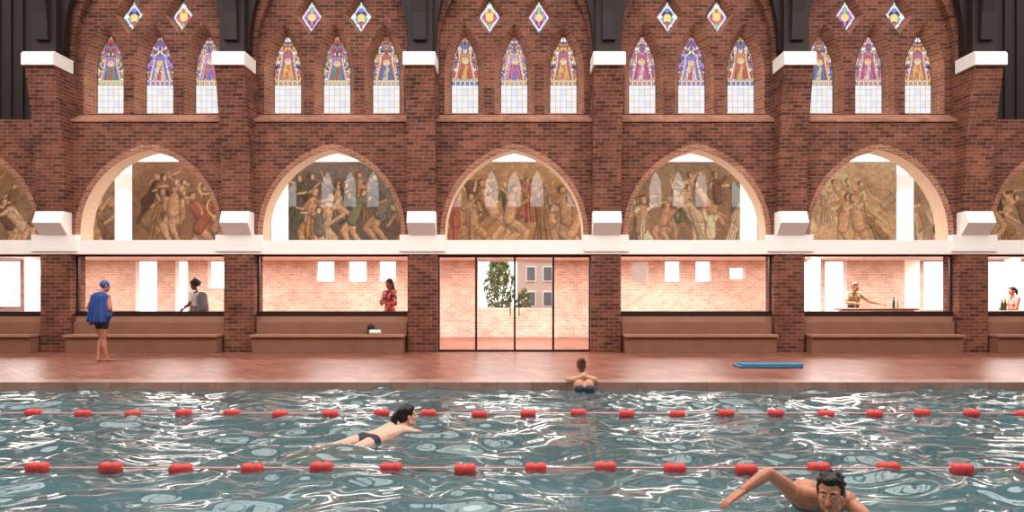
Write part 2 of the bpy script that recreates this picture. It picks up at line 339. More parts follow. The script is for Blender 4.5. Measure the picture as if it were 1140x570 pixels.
# ------------------------------------------------------------ murals
def sstep(e0,e1,x):
    t=np.clip((x-e0)/(e1-e0),0,1); return t*t*(3-2*t)
def fbm(X,Z,r,n=5):
    o=np.zeros_like(X)
    for k in range(n):
        f=1.7**k*1.3
        for _ in range(3):
            a=r.random()*6.28; o+=np.sin(X*f*math.cos(a)*3+Z*f*math.sin(a)*3+r.random()*6.28+2*np.sin(Z*f+r.random()*6))/(1.5**k)
    return o/6
def mural_mesh(seed,base,tones,halo=None,nfig=11,diag=None,gain=1.0):
    r=np.random.default_rng(seed); nx,nz=300,176; W,H=4.04,2.35; nfig+=5
    x=np.linspace(-W/2,W/2,nx); z=np.linspace(0,H,nz); X,Z=np.meshgrid(x,z)
    X0,Z0=X.copy(),Z.copy()
    X=X+.05*fbm(X0*1.5,Z0*1.5,r,4); Z=Z+.05*fbm(X0*1.5,Z0*1.5,r,4)
    n=fbm(X,Z,r); C=np.ones((nz,nx,3))*np.array(base)
    C*=(1+.35*n)[...,None]
    sky=sstep(1.2,2.3,Z+.2*n)[...,None]; C=C*(1-sky)+np.array(tones[0])*(1+.2*n[...,None])*sky
    def cap(a,b,ra,rb,col,sh=.5):
        nonlocal C
        ax,az=a;bx,bz=b; dx,dz=bx-ax,bz-az; L=dx*dx+dz*dz+1e-9
        t=np.clip(((X-ax)*dx+(Z-az)*dz)/L,0,1); dd=np.hypot(X-ax-t*dx,Z-az-t*dz); rr=ra+(rb-ra)*t
        m=(1-sstep(-.015,.015,dd-rr))[...,None]; side=((X-ax-t*dx)*.7+(Z-az-t*dz)*.7)/rr
        s=(1+sh*.7*np.clip(side,-1,1))*(1-.5*sstep(.6,1.0,dd/rr))
        C=C*(1-m)+np.array(col)*s[...,None]*m
    skin=np.array((.60,.40,.24)); xs=np.linspace(-1.85,1.85,nfig)+r.normal(0,.14,nfig); idx=np.argsort(-r.random(nfig))
    for rank,q in enumerate(idx):
        if rank==nfig*2//3 and diag:
            for (a,b,w) in diag: cap(a,b,w,w,(.42,.27,.14),.3)
        fx=xs[q]; back=rank<nfig*.45; s=(.85 if back else 1.05)*r.uniform(.75,1.1); z0=.55 if back else r.uniform(-.5,.1)
        col=np.array(tones[1+int(r.integers(len(tones)-1))])*r.uniform(.7,1.2); lean=r.normal(0,.6)
        if back: col=col*.75
        hip=(fx,z0+.75*s); sh=(fx+lean*.5,z0+1.28*s); hd=(fx+lean*.72,z0+1.52*s)
        sk=skin*r.uniform(.7,1.2)
        robe=r.random()<.6; kx=r.normal(0,.22)
        for sg in(-1,1):
            kn=(fx+sg*.12+kx,z0+.4*s); ft=(fx+sg*.2+r.normal(0,.1),z0)
            c2=col if robe else sk
            cap(hip,kn,.14*s,.10*s,c2); cap(kn,ft,.10*s,.055*s,c2)
        cap(hip,sh,.16*s,.15*s,col if r.random()<.6 else sk)
        if robe:
            for _ in range(5):
                o=r.normal(0,.09); cap((fx+o,z0+.05),(fx+o*.5+lean*.3,z0+1.1*s),.018,.010,col*.5,.1)
                o+=.04; cap((fx+o,z0+.05),(fx+o*.5+lean*.3,z0+1.1*s),.014,.009,col*1.35,.1)
        for sg in(-1,1):
            el=(sh[0]+sg*r.uniform(.15,.34),sh[1]-r.uniform(-.3,.3)); ha=(el[0]+sg*r.uniform(-.25,.33),el[1]+r.uniform(-.15,.4))
            cap((sh[0]+sg*.12,sh[1]),el,.065*s,.05*s,col); cap(el,ha,.045*s,.032*s,sk)
        cap((hd[0],hd[1]+.02),(hd[0]-.01,hd[1]+.05),.098*s,.092*s,np.array((.18,.10,.06)) if r.random()<.7 else np.array((.55,.42,.24)))
        cap((hd[0]+.015,hd[1]-.02),(hd[0]+.02,hd[1]+.03),.07*s,.075*s,sk*1.1)
    X,Z=X0,Z0
    if halo:
        for (hx,hz,hr) in halo:
            dd=np.hypot(X-hx,Z-hz); m=(sstep(hr-.05,hr-.03,dd)*(1-sstep(hr,hr+.02,dd)))[...,None]; C=C*(1-m)+np.array((.8,.55,.22))*m
    C*=(1+.25*fbm(X*4,Z*4,r,4))[...,None]
    g=C.mean(axis=2,keepdims=True); C=C*.78+g*.22
    C=np.clip(C,0,2)**1.15*np.array((1.14,1.0,.84))*1.5*gain+.02
    C=np.clip(C,.02,.93)
    V=[(a,0,b) for b in z for a in x]
    return colmesh('painting',V,gridf(nx,nz),C.reshape(-1,3),MURAL)
och=(.42,.26,.11); cre=(.68,.54,.37); brn=(.25,.13,.07); grn=(.20,.26,.15); gry=(.26,.26,.26); red=(.46,.15,.08); blu=(.18,.24,.30)
X1=[((-1.6,.2),(1.3,1.7),.05),((.2,1.6),(1.2,.4),.05)]
MU=[(31,(.3,.2,.12),[och,brn,cre,red,och],None,11),(32,(.28,.16,.08),[(.38,.25,.14),brn,och,red,blu,(.6,.36,.16),brn],[(.45,1.05,.30),(.1,1.6,.2)],13),
    (33,(.15,.12,.10),[(.22,.20,.18),gry,brn,och,cre,grn,gry],None,11),(45,(.40,.25,.10),[(.45,.32,.17),och,cre,grn,brn,och,red],None,10,X1),
    (35,(.30,.20,.12),[(.32,.25,.16),cre,cre,brn,cre,grn],None,12),(36,(.46,.34,.2),[(.58,.46,.3),cre,och,(.6,.42,.24),cre],None,9,X1,1.2),(37,(.4,.3,.2),[och,brn,cre,och],None,10)]
YM=18.9
for xc,a in zip(LW,MU):
    p=empty('mural_painting')
    o=link(bpy.data.objects.new('painting',mural_mesh(*a))); o.location=(xc,YM,2.93); o.parent=p
    box('backing',xc-2.04,xc+2.04,YM+.005,YM+.08,2.80,5.30,WHITE,p)
# ------------------------------------------------------------ gallery and rear rooms
box('ceiling_gallery_slab',-18.3,18.3,D+.46,22.2,2.50,2.79,WHITE)
rw=empty('wall_gallery')
for xc in LW:
    a=parch(xc,1.6,2.79,3.5,5.0)
    plate('arcade',[(xc-BAY/2,2.79)]+a+[(xc+BAY/2,2.79),(xc+BAY/2,5.45),(xc-BAY/2,5.45)],[],21.8,22.2,PLASTER,rw)
YR=21.0
op=[(-16.9,-16.05,1.0,2.48),(-15.5,-15.3,1.0,2.48),(-12.3,-11.6,.5,2.48),(-11.0,-10.6,.5,2.48),(-9.95,-9.4,1.6,2.48),
    (-6.43,-5.85,1.82,2.46),(-5.4,-4.8,1.82,2.46),(-4.4,-3.85,1.82,2.46),(-1.18,1.27,.95,2.48),
    (3.83,4.36,1.82,2.46),(4.9,5.4,1.82,2.46),(5.9,6.4,1.82,2.46),(7.0,7.5,1.9,2.25),(9.3,9.95,.8,2.46),(10.1,10.8,.8,2.46),(13.3,14.2,.9,2.46),(15.4,17.2,.8,2.46)]
plate('wall_rear',[(-18.3,0),(18.3,0),(18.3,2.5),(-18.3,2.5)],[[(a,c),(b,c),(b,e),(a,e)] for a,b,c,e in op],YR,YR+.25,BRICKB,None,WHITE,lambda c:True)
for k,X in enumerate((-13.1,8.95,11.9,-14.4,14.9)):
    box('white_column' ,X-.14,X+.14,19.2,19.48,0,2.5,WHITE)
box('floor_rear',-18.3,18.3,D+.3,40,-.2,-.002,DECK)
for i,xc in enumerate(LW):
    l=bpy.data.lights.new('rear_fill_lamp','AREA'); l.shape='RECTANGLE'; l.size=2.6; l.size_y=1.2; l.energy=300; l.color=(1,.95,.9)  # added fill under the slab to brighten the rear rooms, no fixture there
    o=link(bpy.data.objects.new('rear_fill_lamp',l)); o.location=(xc,18.6,2.47)
# exterior
h=empty('neighbour_house'); yh=31
HB=plain('house_brick',(215,196,184),.8); HW=plain('house_window',(110,118,124),.2)
box('facade',.15,6.5,yh,yh+4,0,3.0,HB,h)
mesh_obj('roof',[(0,yh-.2,3.0),(6.7,yh-.2,3.0),(6.7,yh+2,4.2),(0,yh+2,4.2)],[(0,1,2,3)],plain('roof_tile',(160,110,96),.8),h)
boxes('window_frames',[(X,X+.5,yh-.06,yh,z,z+.75) for X in(.55,1.35,2.4) for z in(.7,1.9)],WHITE,h)
boxes('window_glass_dark',[(X+.06,X+.44,yh-.08,yh-.05,z+.06,z+.69) for X in(.55,1.35,2.4) for z in(.7,1.9)],HW,h)
LEAF=plain('leaf_green',(140,156,106),.6,var=.4,scale=3)
def shrub(cx,cy,hh,w,n,name='garden_shrub'):
    V=[];Fc=[];r=random.Random(int(cx*10)+7)
    for _ in range(n):
        a=r.random()*6.28; zz=.3+(hh-.3)*r.random()**.8; k=.35+.65*math.sin(math.pi*min(1,zz/hh)**1.2); rr=w*math.sqrt(r.random())*k
        p=Vector((cx+rr*math.cos(a),cy+rr*math.sin(a),zz)); d=Vector((r.gauss(0,1),r.gauss(0,1),r.gauss(.3,1))).normalized(); s=d.cross(Vector((r.random(),r.random(),1))).normalized()
        L=.17;b=.045; m=len(V); V+=[p-d*L,p+s*b,p+d*L,p-s*b]; Fc.append((m,m+1,m+2,m+3))
    for k in range(7):
        a=k*.9; m=len(V); q=Vector((cx+w*.6*math.cos(a),cy+w*.6*math.sin(a),hh*.75))
        V+=[(cx-.02,cy,0),(cx+.02,cy,0),q+Vector((.015,0,0)),q-Vector((.015,0,0))]; Fc.append((m,m+1,m+2,m+3))
    return mesh_obj(name,V,Fc,LEAF)
shrub(-.60,25.5,2.9,.62,900); shrub(.35,25.2,1.5,.35,160)
# ------------------------------------------------------------ deck and pool
box('floor',-18.3,18.3,11.4,D+.3,-.25,0,DECK)
box('pool_coping',-18.3,18.3,11.05,11.4,-.3,.0,COPE)
box('pool_wall_far',-18.3,18.3,11.1,11.4,-1.6,-.3,TILEW)
box('pool_floor',-18.3,18.3,-1.2,11.4,-1.75,-1.6,TILE)
box('floor_near_deck',-18.3,18.3,YOPP,-1.0,-.25,0,DECK)
ZW=-.13
def water():
    x=np.linspace(-18.25,18.25,1000); y=np.concatenate([np.linspace(-1.0,4.0,40)[:-1],np.linspace(4.0,11.05,260)])
    X,Y=np.meshgrid(x,y); Zs=np.zeros_like(X); r=np.random.default_rng(12)
    Xw=X+.16*np.sin(Y*2.3+.9*X)+.10*np.sin(X*2.9+1); Yw=Y+.12*np.sin(X*2.1+Y*1.2)+.07*np.sin(X*4.7+Y)
    for k in range(54):
        lam=.20*(1.0/.20)**r.random(); a=r.normal(math.pi/2,.75); amp=lam*.0076
        Zs+=amp*np.sin(2*math.pi/lam*(Xw*math.cos(a)+Yw*math.sin(a))+r.random()*6.28)
    patch=.85+.35*np.sin(X*.9+Y*1.1+1)*np.sin(X*.37-Y*.8+2)
    V=np.stack([X,Y,Zs*patch+ZW],-1).reshape(-1,3); nx=len(x); nz=len(y)
    me=bpy.data.meshes.new('pool_water'); me.from_pydata(V.tolist(),[],gridf(nx,nz)); me.polygons.foreach_set('use_smooth',[True]*len(me.polygons))
    m,nt,b,o=newmat('water'); N=nt.nodes; L=nt.links; N.remove(b)
    fr=N.new('ShaderNodeFresnel'); fr.inputs[0].default_value=2.05
    g=N.new('ShaderNodeBsdfGlossy'); g.inputs['Roughness'].default_value=.015
    t=N.new('ShaderNodeBsdfTransparent'); t.inputs[0].default_value=(.66,.82,.84,1)
    df=N.new('ShaderNodeBsdfDiffuse'); df.inputs[0].default_value=(*s2l((104,134,138)),1)
    m1=N.new('ShaderNodeMixShader'); m1.inputs[0].default_value=.34; L.new(t.outputs[0],m1.inputs[1]); L.new(df.outputs[0],m1.inputs[2])
    m2=N.new('ShaderNodeMixShader'); L.new(fr.outputs[0],m2.inputs[0]); L.new(m1.outputs[0],m2.inputs[1]); L.new(g.outputs[0],m2.inputs[2]); L.new(m2.outputs[0],o.inputs[0])
    me.materials.append(m); return link(bpy.data.objects.new('pool_water',me))
water()
REDP=plain('float_red',(200,68,66),.35,var=.05); ROPEM=plain('rope_pink',(222,170,162),.5)
for yy in(8.87,6.18):
    p=empty('lane_rope'); parts=[]
    prof=[(.012,-.105),(.042,-.10),(.056,-.08),(.062,-.045),(.056,-.018),(.048,-.008),(.048,.008),(.056,.018),(.062,.045),(.056,.08),(.042,.10),(.012,.105)]
    rr=random.Random(int(yy))
    for k in range(-26,27):
        parts.append(lathe(prof,20,'x',(.195+.677*k+rr.uniform(-.02,.02),yy,ZW+.018+.010*math.sin(k*1.7))))
    multi('floats',parts,REDP,p)
    multi('rope',[lathe([(.009,-17.9),(.009,17.9)],8,'x',(0,yy,ZW+.026))],ROPEM,p)
# ------------------------------------------------------------ enclosing walls
ow=empty('wall_opposite')
for i,xc in zip(range(-3,4),LW):
    hs=[parch(xc+k*1.27,.36,6.1,7.12,8.12,8) for k in(-1,0,1)]
    plate('lancet_wall',[(xc-BAY/2,0),(xc+BAY/2,0),(xc+BAY/2,10.5),(xc-BAY/2,10.5)],hs,YOPP-.3,YOPP,BRICK,ow)
boxes('end_bay',[(-18.6,-15.9,YOPP-.3,YOPP,0,10.5),(15.9,18.6,YOPP-.3,YOPP,0,10.5)],BRICK,ow)
box('wall_left',-18.6,-18.3,YOPP,22.2,-.2,10.6,BRICK); box('wall_right',18.3,18.6,YOPP,22.2,-.2,10.6,BRICK)
# ------------------------------------------------------------ people
def ico(n):
    bm=bmesh.new(); bmesh.ops.create_icosphere(bm,subdivisions=n,radius=1); P=np.array([v.co[:] for v in bm.verts]); bm.free(); return P
ICO=ico(2)
class Fig:
    def __init__(s): s.P=[]; s.X=[]
    def cap(s,a,b,ra,rb,m): s.P.append(('c',np.array(a,float),np.array(b,float),ra,rb,m))
    def ell(s,c,R,rad,m): s.P.append(('e',np.array(c,float),np.array(R,float),np.array(rad,float),m))
    def sph(s,c,r,m): s.cap(c,np.array(c,float)+1e-4,r,r,m)
def prim_points(p):
    if p[0]=='c': return np.vstack([p[1]+ICO*p[3],p[2]+ICO*p[4]])
    return p[1]+(ICO*p[3])@p[2]
def sdf(p,Q):
    if p[0]=='c':
        a,b,ra,rb=p[1:5]; d=b-a; t=np.clip(((Q-a)@d)/(d@d+1e-12),0,1); return np.linalg.norm(Q-a-t[:,None]*d,axis=1)-(ra+(rb-ra)*t)
    q=((Q-p[1])@p[2].T)/p[3]; k0=np.linalg.norm(q,axis=1); k1=np.linalg.norm(q/p[3],axis=1)+1e-9; return k0*(k0-1)/k1
def build(fig,name,voxel,smooth=3):
    bm=bmesh.new()
    for p in fig.P:
        vs=[bm.verts.new(v) for v in prim_points(p)]
        r=bmesh.ops.convex_hull(bm,input=vs); dead=[g for g in r['geom_interior']+r['geom_unused'] if isinstance(g,bmesh.types.BMVert)]
        bmesh.ops.delete(bm,geom=list(set(dead)),context='VERTS')
    me=bpy.data.meshes.new('t'); bm.to_mesh(me); bm.free()
    o=link(bpy.data.objects.new('t',me)); rm=o.modifiers.new('r','REMESH'); rm.mode='VOXEL'; rm.voxel_size=voxel
    if smooth:
        sm=o.modifiers.new('s','SMOOTH'); sm.factor=.5; sm.iterations=smooth
    bpy.context.view_layer.update(); me2=bpy.data.meshes.new_from_object(o.evaluated_get(bpy.context.evaluated_depsgraph_get()))
    bpy.data.objects.remove(o); me2.materials.clear()
    n=len(me2.polygons); Q=np.empty(n*3); me2.polygons.foreach_get('center',Q); Q=Q.reshape(-1,3)
    labs=[];ml=[p[-1] for p in fig.P]
    for m in ml:
        if m not in labs: labs.append(m)
    S=np.stack([sdf(p,Q)-(.0015 if p[-1] is not ml[0] else 0) for p in fig.P]); best=S.argmin(0); lut=np.array([labs.index(m) for m in ml])
    for m in labs: me2.materials.append(MATS[m])
    me2.polygons.foreach_set('material_index',lut[best]); me2.polygons.foreach_set('use_smooth',[True]*n); me2.update(); me2.name=name
    return link(bpy.data.objects.new(name,me2))
def nrm(v): v=np.array(v,float); return v/(np.linalg.norm(v)+1e-12)
def head(fg,c,f,u,skin,hair,style,s=1.0,X=None):
    c=np.array(c,float); f=nrm(f); u=np.array(u,float); u=nrm(u-f*(u@f)); r=np.cross(f,u); R=np.array([r,f,u])
    P=lambda a,b,d:c+(r*a+f*b+u*d)*s
    E=lambda a,b,d,rad,m:fg.ell(P(a,b,d),R,np.array(rad)*s,m)
    C=lambda p,q,ra,rb,m:fg.cap(P(*p),P(*q),ra*s,rb*s,m)
    E(0,-.01,.035,(.074,.093,.088),skin); E(0,.025,-.03,(.060,.070,.080),skin)
    C((-.03,.045,-.075),(.03,.045,-.075),.03,.03,skin); C((-.008,.07,-.098),(.008,.07,-.098),.02,.02,skin)
    C((-.055,.0,-.06),(-.02,.06,-.09),.022,.018,skin); C((.055,.0,-.06),(.02,.06,-.09),.022,.018,skin)
    C((0,.088,.018),(0,.112,-.022),.008,.012,skin); C((-.012,.1,-.026),(.012,.1,-.026),.009,.009,skin)
    C((-.045,.07,.032),(.045,.07,.032),.013,.013,skin)
    C((-.042,.062,-.02),(-.036,.07,-.03),.02,.018,skin); C((.042,.062,-.02),(.036,.07,-.03),.02,.018,skin)
    C((-.018,.092,-.052),(.018,.092,-.052),.0055,.0055,'lips'); C((-.015,.090,-.062),(.015,.090,-.062),.0065,.0065,'lips')
    for q in(-1,1):
        E(q*.076,-.005,-.005,(.012,.020,.032),skin)
        C((q*.018,.0845,.034),(q*.046,.0755,.035),.004,.0035,hair)
        if X is not None: X.append((P(q*.030,.0755,.009),.0105*s,'eye_white')); X.append((P(q*.030,.0832,.009),.0055*s,'eye_dark'))
    if style=='cap':
        E(0,-.014,.043,(.082,.100,.092),'cap_blue')
    elif style=='short':
        E(0,-.024,.048,(.080,.094,.088),hair); E(0,.020,.090,(.056,.056,.038),hair); E(0,-.06,-.01,(.065,.05,.06),hair)
        for q in(-1,1): E(q*.068,.01,.03,(.014,.03,.04),hair)
        rr=random.Random(9)
        for _ in range(24):
            v=nrm([rr.gauss(0,.8),rr.gauss(-.15,.8),abs(rr.gauss(.6,.5))]); fg.sph(P(v[0]*.072,-.02+v[1]*.085,.048+v[2]*.082),.016*s,hair)
    elif style=='afro':
        E(0,-.035,.06,(.125,.125,.12),hair)
        rr=random.Random(4)
        for _ in range(26):
            v=nrm([rr.gauss(0,1),rr.gauss(-.35,.8),rr.gauss(.35,.8)]); fg.sph(P(v[0]*.115,-.035+v[1]*.115,.06+v[2]*.11),.026*s,hair)
    elif style in('pony','bun','long'):
        E(0,-.024,.044,(.083,.098,.093),hair); E(0,.02,.085,(.06,.065,.04),hair); E(0,-.06,-.01,(.07,.05,.07),hair)
        if style=='bun': E(0,-.10,.095,(.045,.045,.045),hair); C((0,-.05,-.03),(0,-.07,-.12),.05,.03,hair)
        if style=='pony': C((0,-.10,.05),(0,-.15,.0),.035,.04,hair); C((0,-.15,.0),(.0,-.16,-.12),.04,.022,hair)
        if style=='long':
            for q in(-1,0,1): C((q*.06,-.03,.02),(q*.08,-.05,-.26),.045,.028,hair)
def hand(fg,w,d,n,skin,s=1.0,side=1,curl=.35):
    w=np.array(w,float); d=nrm(d); n=np.array(n,float); n=nrm(n-d*(n@d)); t=np.cross(d,n)*side
    for k,(off,ln) in enumerate(((.030,.072),(.010,.080),(-.010,.074),(-.029,.058))):
        kn=w+(d*.088+t*off)*s; fg.cap(w+(d*.01+t*off*.6)*s,kn,.014*s,.0115*s,skin)
        p=kn; ang=curl*.6; spread=nrm(d+t*off*1.5)
        for j,fr in enumerate((.45,.31,.24)):
            dd=spread*math.cos(ang)+n*math.sin(ang); q=p+dd*ln*fr*1.15*s; fg.cap(p,q,(.0095-.001*j)*s,(.0088-.001*j)*s,skin); p=q; ang+=curl*(1+.1*k)
    a=w+(d*.025+t*.028)*s; b=w+(d*.055+t*.055+n*.012)*s; c=w+(d*.085+t*.062+n*.022)*s
    fg.cap(a,b,.014*s,.011*s,skin); fg.cap(b,c,.011*s,.008*s,skin)
DEF=dict(head=(0,.02,1.62),neck=(0,-.015,1.46),shL=(-.175,0,1.41),shR=(.175,0,1.41),pel=(0,0,.95),hipL=(-.09,0,.92),hipR=(.09,0,.92),
 knL=(-.10,.03,.50),knR=(.10,.03,.50),anL=(-.10,-.02,.08),anR=(.10,-.02,.08),toL=(-.12,.14,.03),toR=(.12,.14,.03),
 elL=(-.25,-.03,1.12),elR=(.25,-.03,1.12),wrL=(-.27,.06,.88),wrR=(.27,.06,.88))
def human(name,J,loc=(0,0,0),ang=0,s=1.0,skin='skin_light',hair='hair_dark',style='short',top=None,bottom=None,legs=None,sleeve=0,
          f=(0,1,0),u=(0,0,1),fem=False,voxel=.009,handL=None,handR=None,extra=None,hc=.4,lowleg=None,bra=None,hs=1.0,muscle=1.0,brief=False):
    j=dict(DEF); j.update(J); rot=Matrix.Rotation(ang,3,'Z'); Rm=np.array(rot); loc=np.array(loc,float)
    T=lambda p:Rm@(np.array(p,float)*s)+loc
    j={k:T(v) for k,v in j.items()}; fw=Rm@np.array(f,float); up=Rm@np.array(u,float)
    fg=Fig(); X=[]; g=s*(.88 if fem else 1.0)*muscle
    sk=skin; tp=top or sk; bt=bottom or sk; lg=legs or sk; bt2=sk if brief else bt
    sh=(j['shL']+j['shR'])/2; hp=(j['hipL']+j['hipR'])/2; ax=nrm(sh-hp); side=nrm(j['shR']-j['shL'])
    fr=nrm(np.cross(ax,side))
    if fr@(Rm@np.array(f,float))<0 and abs(fr@(Rm@np.array(f,float)))>.3: fr=-fr
    mid=lambda t:hp+(sh-hp)*t
    fg.cap(j['neck'],j['head']-nrm(up)*.05*s,.056*g,.052*g,sk)
    for q in('L','R'):
        S=j['sh'+q]; H=j['hip'+q]
        fg.cap(sh+(S-sh)*.50-ax*.08*s,mid(.38)+(H-hp)*.55,.108*g,.094*g,tp)
        fg.cap(mid(.35)+(H-hp)*.55,H+ax*.01*s,.094*g,.105*g if fem else .10*g,tp if tp!=sk and bottom is None else bt2)
        fg.cap(j['neck']-ax*.0,S,.045*g,.055*g,tp)
        fg.sph(S,.066*g,tp if sleeve>0 else sk)
        if fem: fg.ell(sh+(S-sh)*.48-ax*.15*s+fr*.075*s,np.array([side,fr,ax]),np.array((.058,.052,.055))*s,bra or tp)
        else: fg.ell(sh+(S-sh)*.5-ax*.10*s+fr*.07*s,np.array([side,fr,ax]),np.array((.075,.04,.065))*s,tp)
    fg.cap(mid(.75),mid(.1),.10*g,.10*g,tp)
    if bra:
        fg.cap(sh+(j['shL']-sh)*.52-ax*.17*s,sh+(j['shR']-sh)*.52-ax*.17*s,.1*g,.1*g,tp)
        for q in(-1,1): fg.cap(sh+side*q*.075*s-ax*.17*s-fr*.04*s,sh+side*q*.075*s-ax*.17*s+fr*.02*s,.108*g,.1*g,bra)
    fg.cap(j['hipL'],j['hipR'],.112*g,.112*g,bt)
    for q in('L','R'):
        S,E,W=j['sh'+q],j['el'+q],j['wr'+q]
        if sleeve>0:
            M=S+(E-S)*min(1,sleeve); fg.cap(S,M,.066*g,.058*g,tp)
            if sleeve>1: M2=E+(W-E)*(sleeve-1); fg.cap(E,M2,.056*g,.048*g,tp)
        fg.cap(S,S+(E-S)*.45,.054*g,.051*g,sk); fg.cap(S+(E-S)*.45,E,.051*g,.037*g,sk); fg.cap(E,E+(W-E)*.3,.038*g,.041*g,sk); fg.cap(E+(W-E)*.3,W,.041*g,.026*g,sk)
        H,K,A,TO=j['hip'+q],j['kn'+q],j['an'+q],j['to'+q]
        fg.cap(H,H+(K-H)*.4,.098*g,.082*g,bt2 if bottom else sk); fg.cap(H+(K-H)*.4,K,.080*g,.055*g,lg)
        ba=nrm(A-K); bk=-fr
        fg.cap(K,K+(A-K)*.3+bk*.015*s,.055*g,.058*g,lowleg or lg); fg.cap(K+(A-K)*.3+bk*.015*s,A,.057*g,.034*g,lowleg or lg)
        fd=nrm(TO-A); fg.cap(A,A+(TO-A)*.25+(ba*.03*s),.036*g,.034*g,sk); fg.cap(A+ba*.035*s-fd*.03*s,TO,.030*g,.020*g,sk)
        fg.cap(TO,TO+fd*.03*s,.02*g,.014*g,sk)
    head(fg,j['head'],fw,up,sk,hair,style,s*hs,X)
    if extra: extra(fg,j,T)
    obs=[build(fg,'body',voxel)]
    hf=Fig()
    for q,hd,sd in(('L',handL,-1),('R',handR,1)):
        d,n=hd if hd else (None,None)
        W,E=j['wr'+q],j['el'+q]; d=W-E if d is None else Rm@np.array(d,float); n=(Rm@np.array((-sd,0,-.2))) if n is None else Rm@np.array(n,float)
        dn=nrm(d); nn=nrm(n-dn*(n@dn)); tt=np.cross(dn,nn)
        want=Rm@np.array((0,1,.3)); sgn=1 if tt@want>0 else -1
        hand(hf,W,d,n,sk,s*(.92 if fem else 1.05)*max(1,muscle),sgn,hc)
    obs.append(build(hf,'hands',.0042,1))
    for c,r_,m in X:
        bm=bmesh.new(); bmesh.ops.create_uvsphere(bm,u_segments=14,v_segments=10,radius=r_); me=bpy.data.meshes.new('eye'); bm.to_mesh(me); bm.free()
        me.materials.append(MATS[m]); o=link(bpy.data.objects.new('eye',me)); o.location=c; obs.append(o)
    e=empty(name)
    for o in obs: o.parent=e
    return e,j,T
plain('skin_light',(204,150,124),.5,var=.06); plain('skin_tan',(178,118,92),.5,var=.06); plain('skin_warm',(196,134,106),.35,var=.06); plain('skin_brown',(104,66,50),.5,var=.06); plain('skin_pale',(222,170,146),.4,var=.06)
plain('lips',(150,84,74),.5); plain('hair_dark',(30,23,23),.4,var=.4,scale=40); plain('hair_brown',(92,56,40),.5,var=.4,scale=40); plain('cap_blue',(58,92,150),.4)
plain('eye_white',(205,196,190),.2); plain('eye_dark',(30,22,20),.2); plain('cloth_blue',(50,76,140),.8,var=.3,scale=9); plain('cloth_navy',(38,40,58),.8)
plain('cloth_white',(232,228,224),.8); plain('cloth_grey',(110,110,116),.8); plain('cloth_khaki',(170,150,120),.8); plain('cloth_pink',(220,130,120),.8); plain('swim_dark',(40,42,58),.5)
def floral():
    m,nt,b,o=newmat('cloth_floral'); N=nt.nodes; L=nt.links
    v=N.new('ShaderNodeTexVoronoi'); v.inputs['Scale'].default_value=16; tc=N.new('ShaderNodeTexCoord'); L.new(tc.outputs['Object'],v.inputs[0])
    sp=N.new('ShaderNodeSeparateColor'); L.new(v.outputs['Color'],sp.inputs[0]); cr=N.new('ShaderNodeValToRGB'); cr.color_ramp.interpolation='CONSTANT'
    cr.color_ramp.elements[0].color=(*s2l((205,52,48)),1); cr.color_ramp.elements[1].position=.8; cr.color_ramp.elements[1].color=(*s2l((60,60,90)),1)
    for p,c in((.35,(230,120,80)),(.55,(240,190,170)),(.68,(190,30,60))): e=cr.color_ramp.elements.new(p); e.color=(*s2l(c),1)
    L.new(sp.outputs[0],cr.inputs[0]); L.new(cr.outputs[0],b.inputs['Base Color']); MATS['cloth_floral']=m
floral()
def towel(fg,j,T):
    for a,b,ra,rb in (((-.16,-.03,1.40),(-.25,-.04,.98),.075,.08),((.16,-.03,1.40),(.22,-.02,1.0),.075,.08),((0,-.04,1.42),(0,-.05,.94),.10,.11),((-.10,-.04,1.38),(-.15,-.05,.90),.10,.10),((.10,-.04,1.38),(.13,-.05,.92),.10,.10),((-.12,-.02,1.43),(.12,-.02,1.43),.07,.07)):
        fg.cap(T(a),T(b),ra,rb,'cloth_blue')
    for x in(-.22,-.13,-.03,.07,.17):
        fg.cap(T((x*.5,-.12,1.36)),T((x,-.15,.86+.12*abs(x))),.022,.028,'cloth_blue')
    fg.cap(T((-.25,-.04,1.0)),T((-.29,-.02,.80)),.05,.02,'cloth_blue')
human('man_with_towel',dict(head=(.03,.06,1.63),neck=(.01,.0,1.46),knL=(-.06,.06,.50),anL=(.0,-.08,.08),toL=(-.05,.07,.03),knR=(.06,.0,.49),anR=(.13,.02,.08),toR=(.17,.17,.03),
   elL=(-.32,-.06,1.16),wrL=(-.16,.10,1.05),elR=(.30,-.04,1.14),wrR=(.14,.12,1.08)),loc=(-8.97,14.05,0),ang=math.radians(-18),s=1.01,skin='skin_tan',style='cap',bottom='cloth_navy',extra=towel,f=(.3,1,-.1))
def pack(fg,j,T):
    fg.cap(T((0,-.20,1.34)),T((0,-.22,1.05)),.12,.13,'cloth_grey'); fg.cap(T((0,-.30,1.12)),T((0,-.30,1.0)),.07,.07,'cloth_grey')
    for q in(-1,1): fg.cap(T((q*.12,.10,1.42)),T((q*.11,.10,1.2)),.018,.018,'cloth_navy'); fg.cap(T((q*.12,.10,1.42)),T((q*.1,-.1,1.44)),.02,.02,'cloth_navy')
human('woman_with_backpack',dict(elR=(.20,.05,1.13),wrR=(.16,.26,1.10),elL=(-.20,.02,1.13),wrL=(-.18,.2,1.02)),loc=(-8.36,16.95,0),ang=math.radians(80),s=1.04,fem=True,skin='skin_brown',style='afro',top='cloth_white',bottom='cloth_grey',legs='cloth_grey',sleeve=.6,extra=pack,f=(0,1,-.12),voxel=.011)
def skirt(fg,j,T):
    fg.cap(T((0,0,.98)),T((0,0,.55)),.15,.22,'cloth_floral')
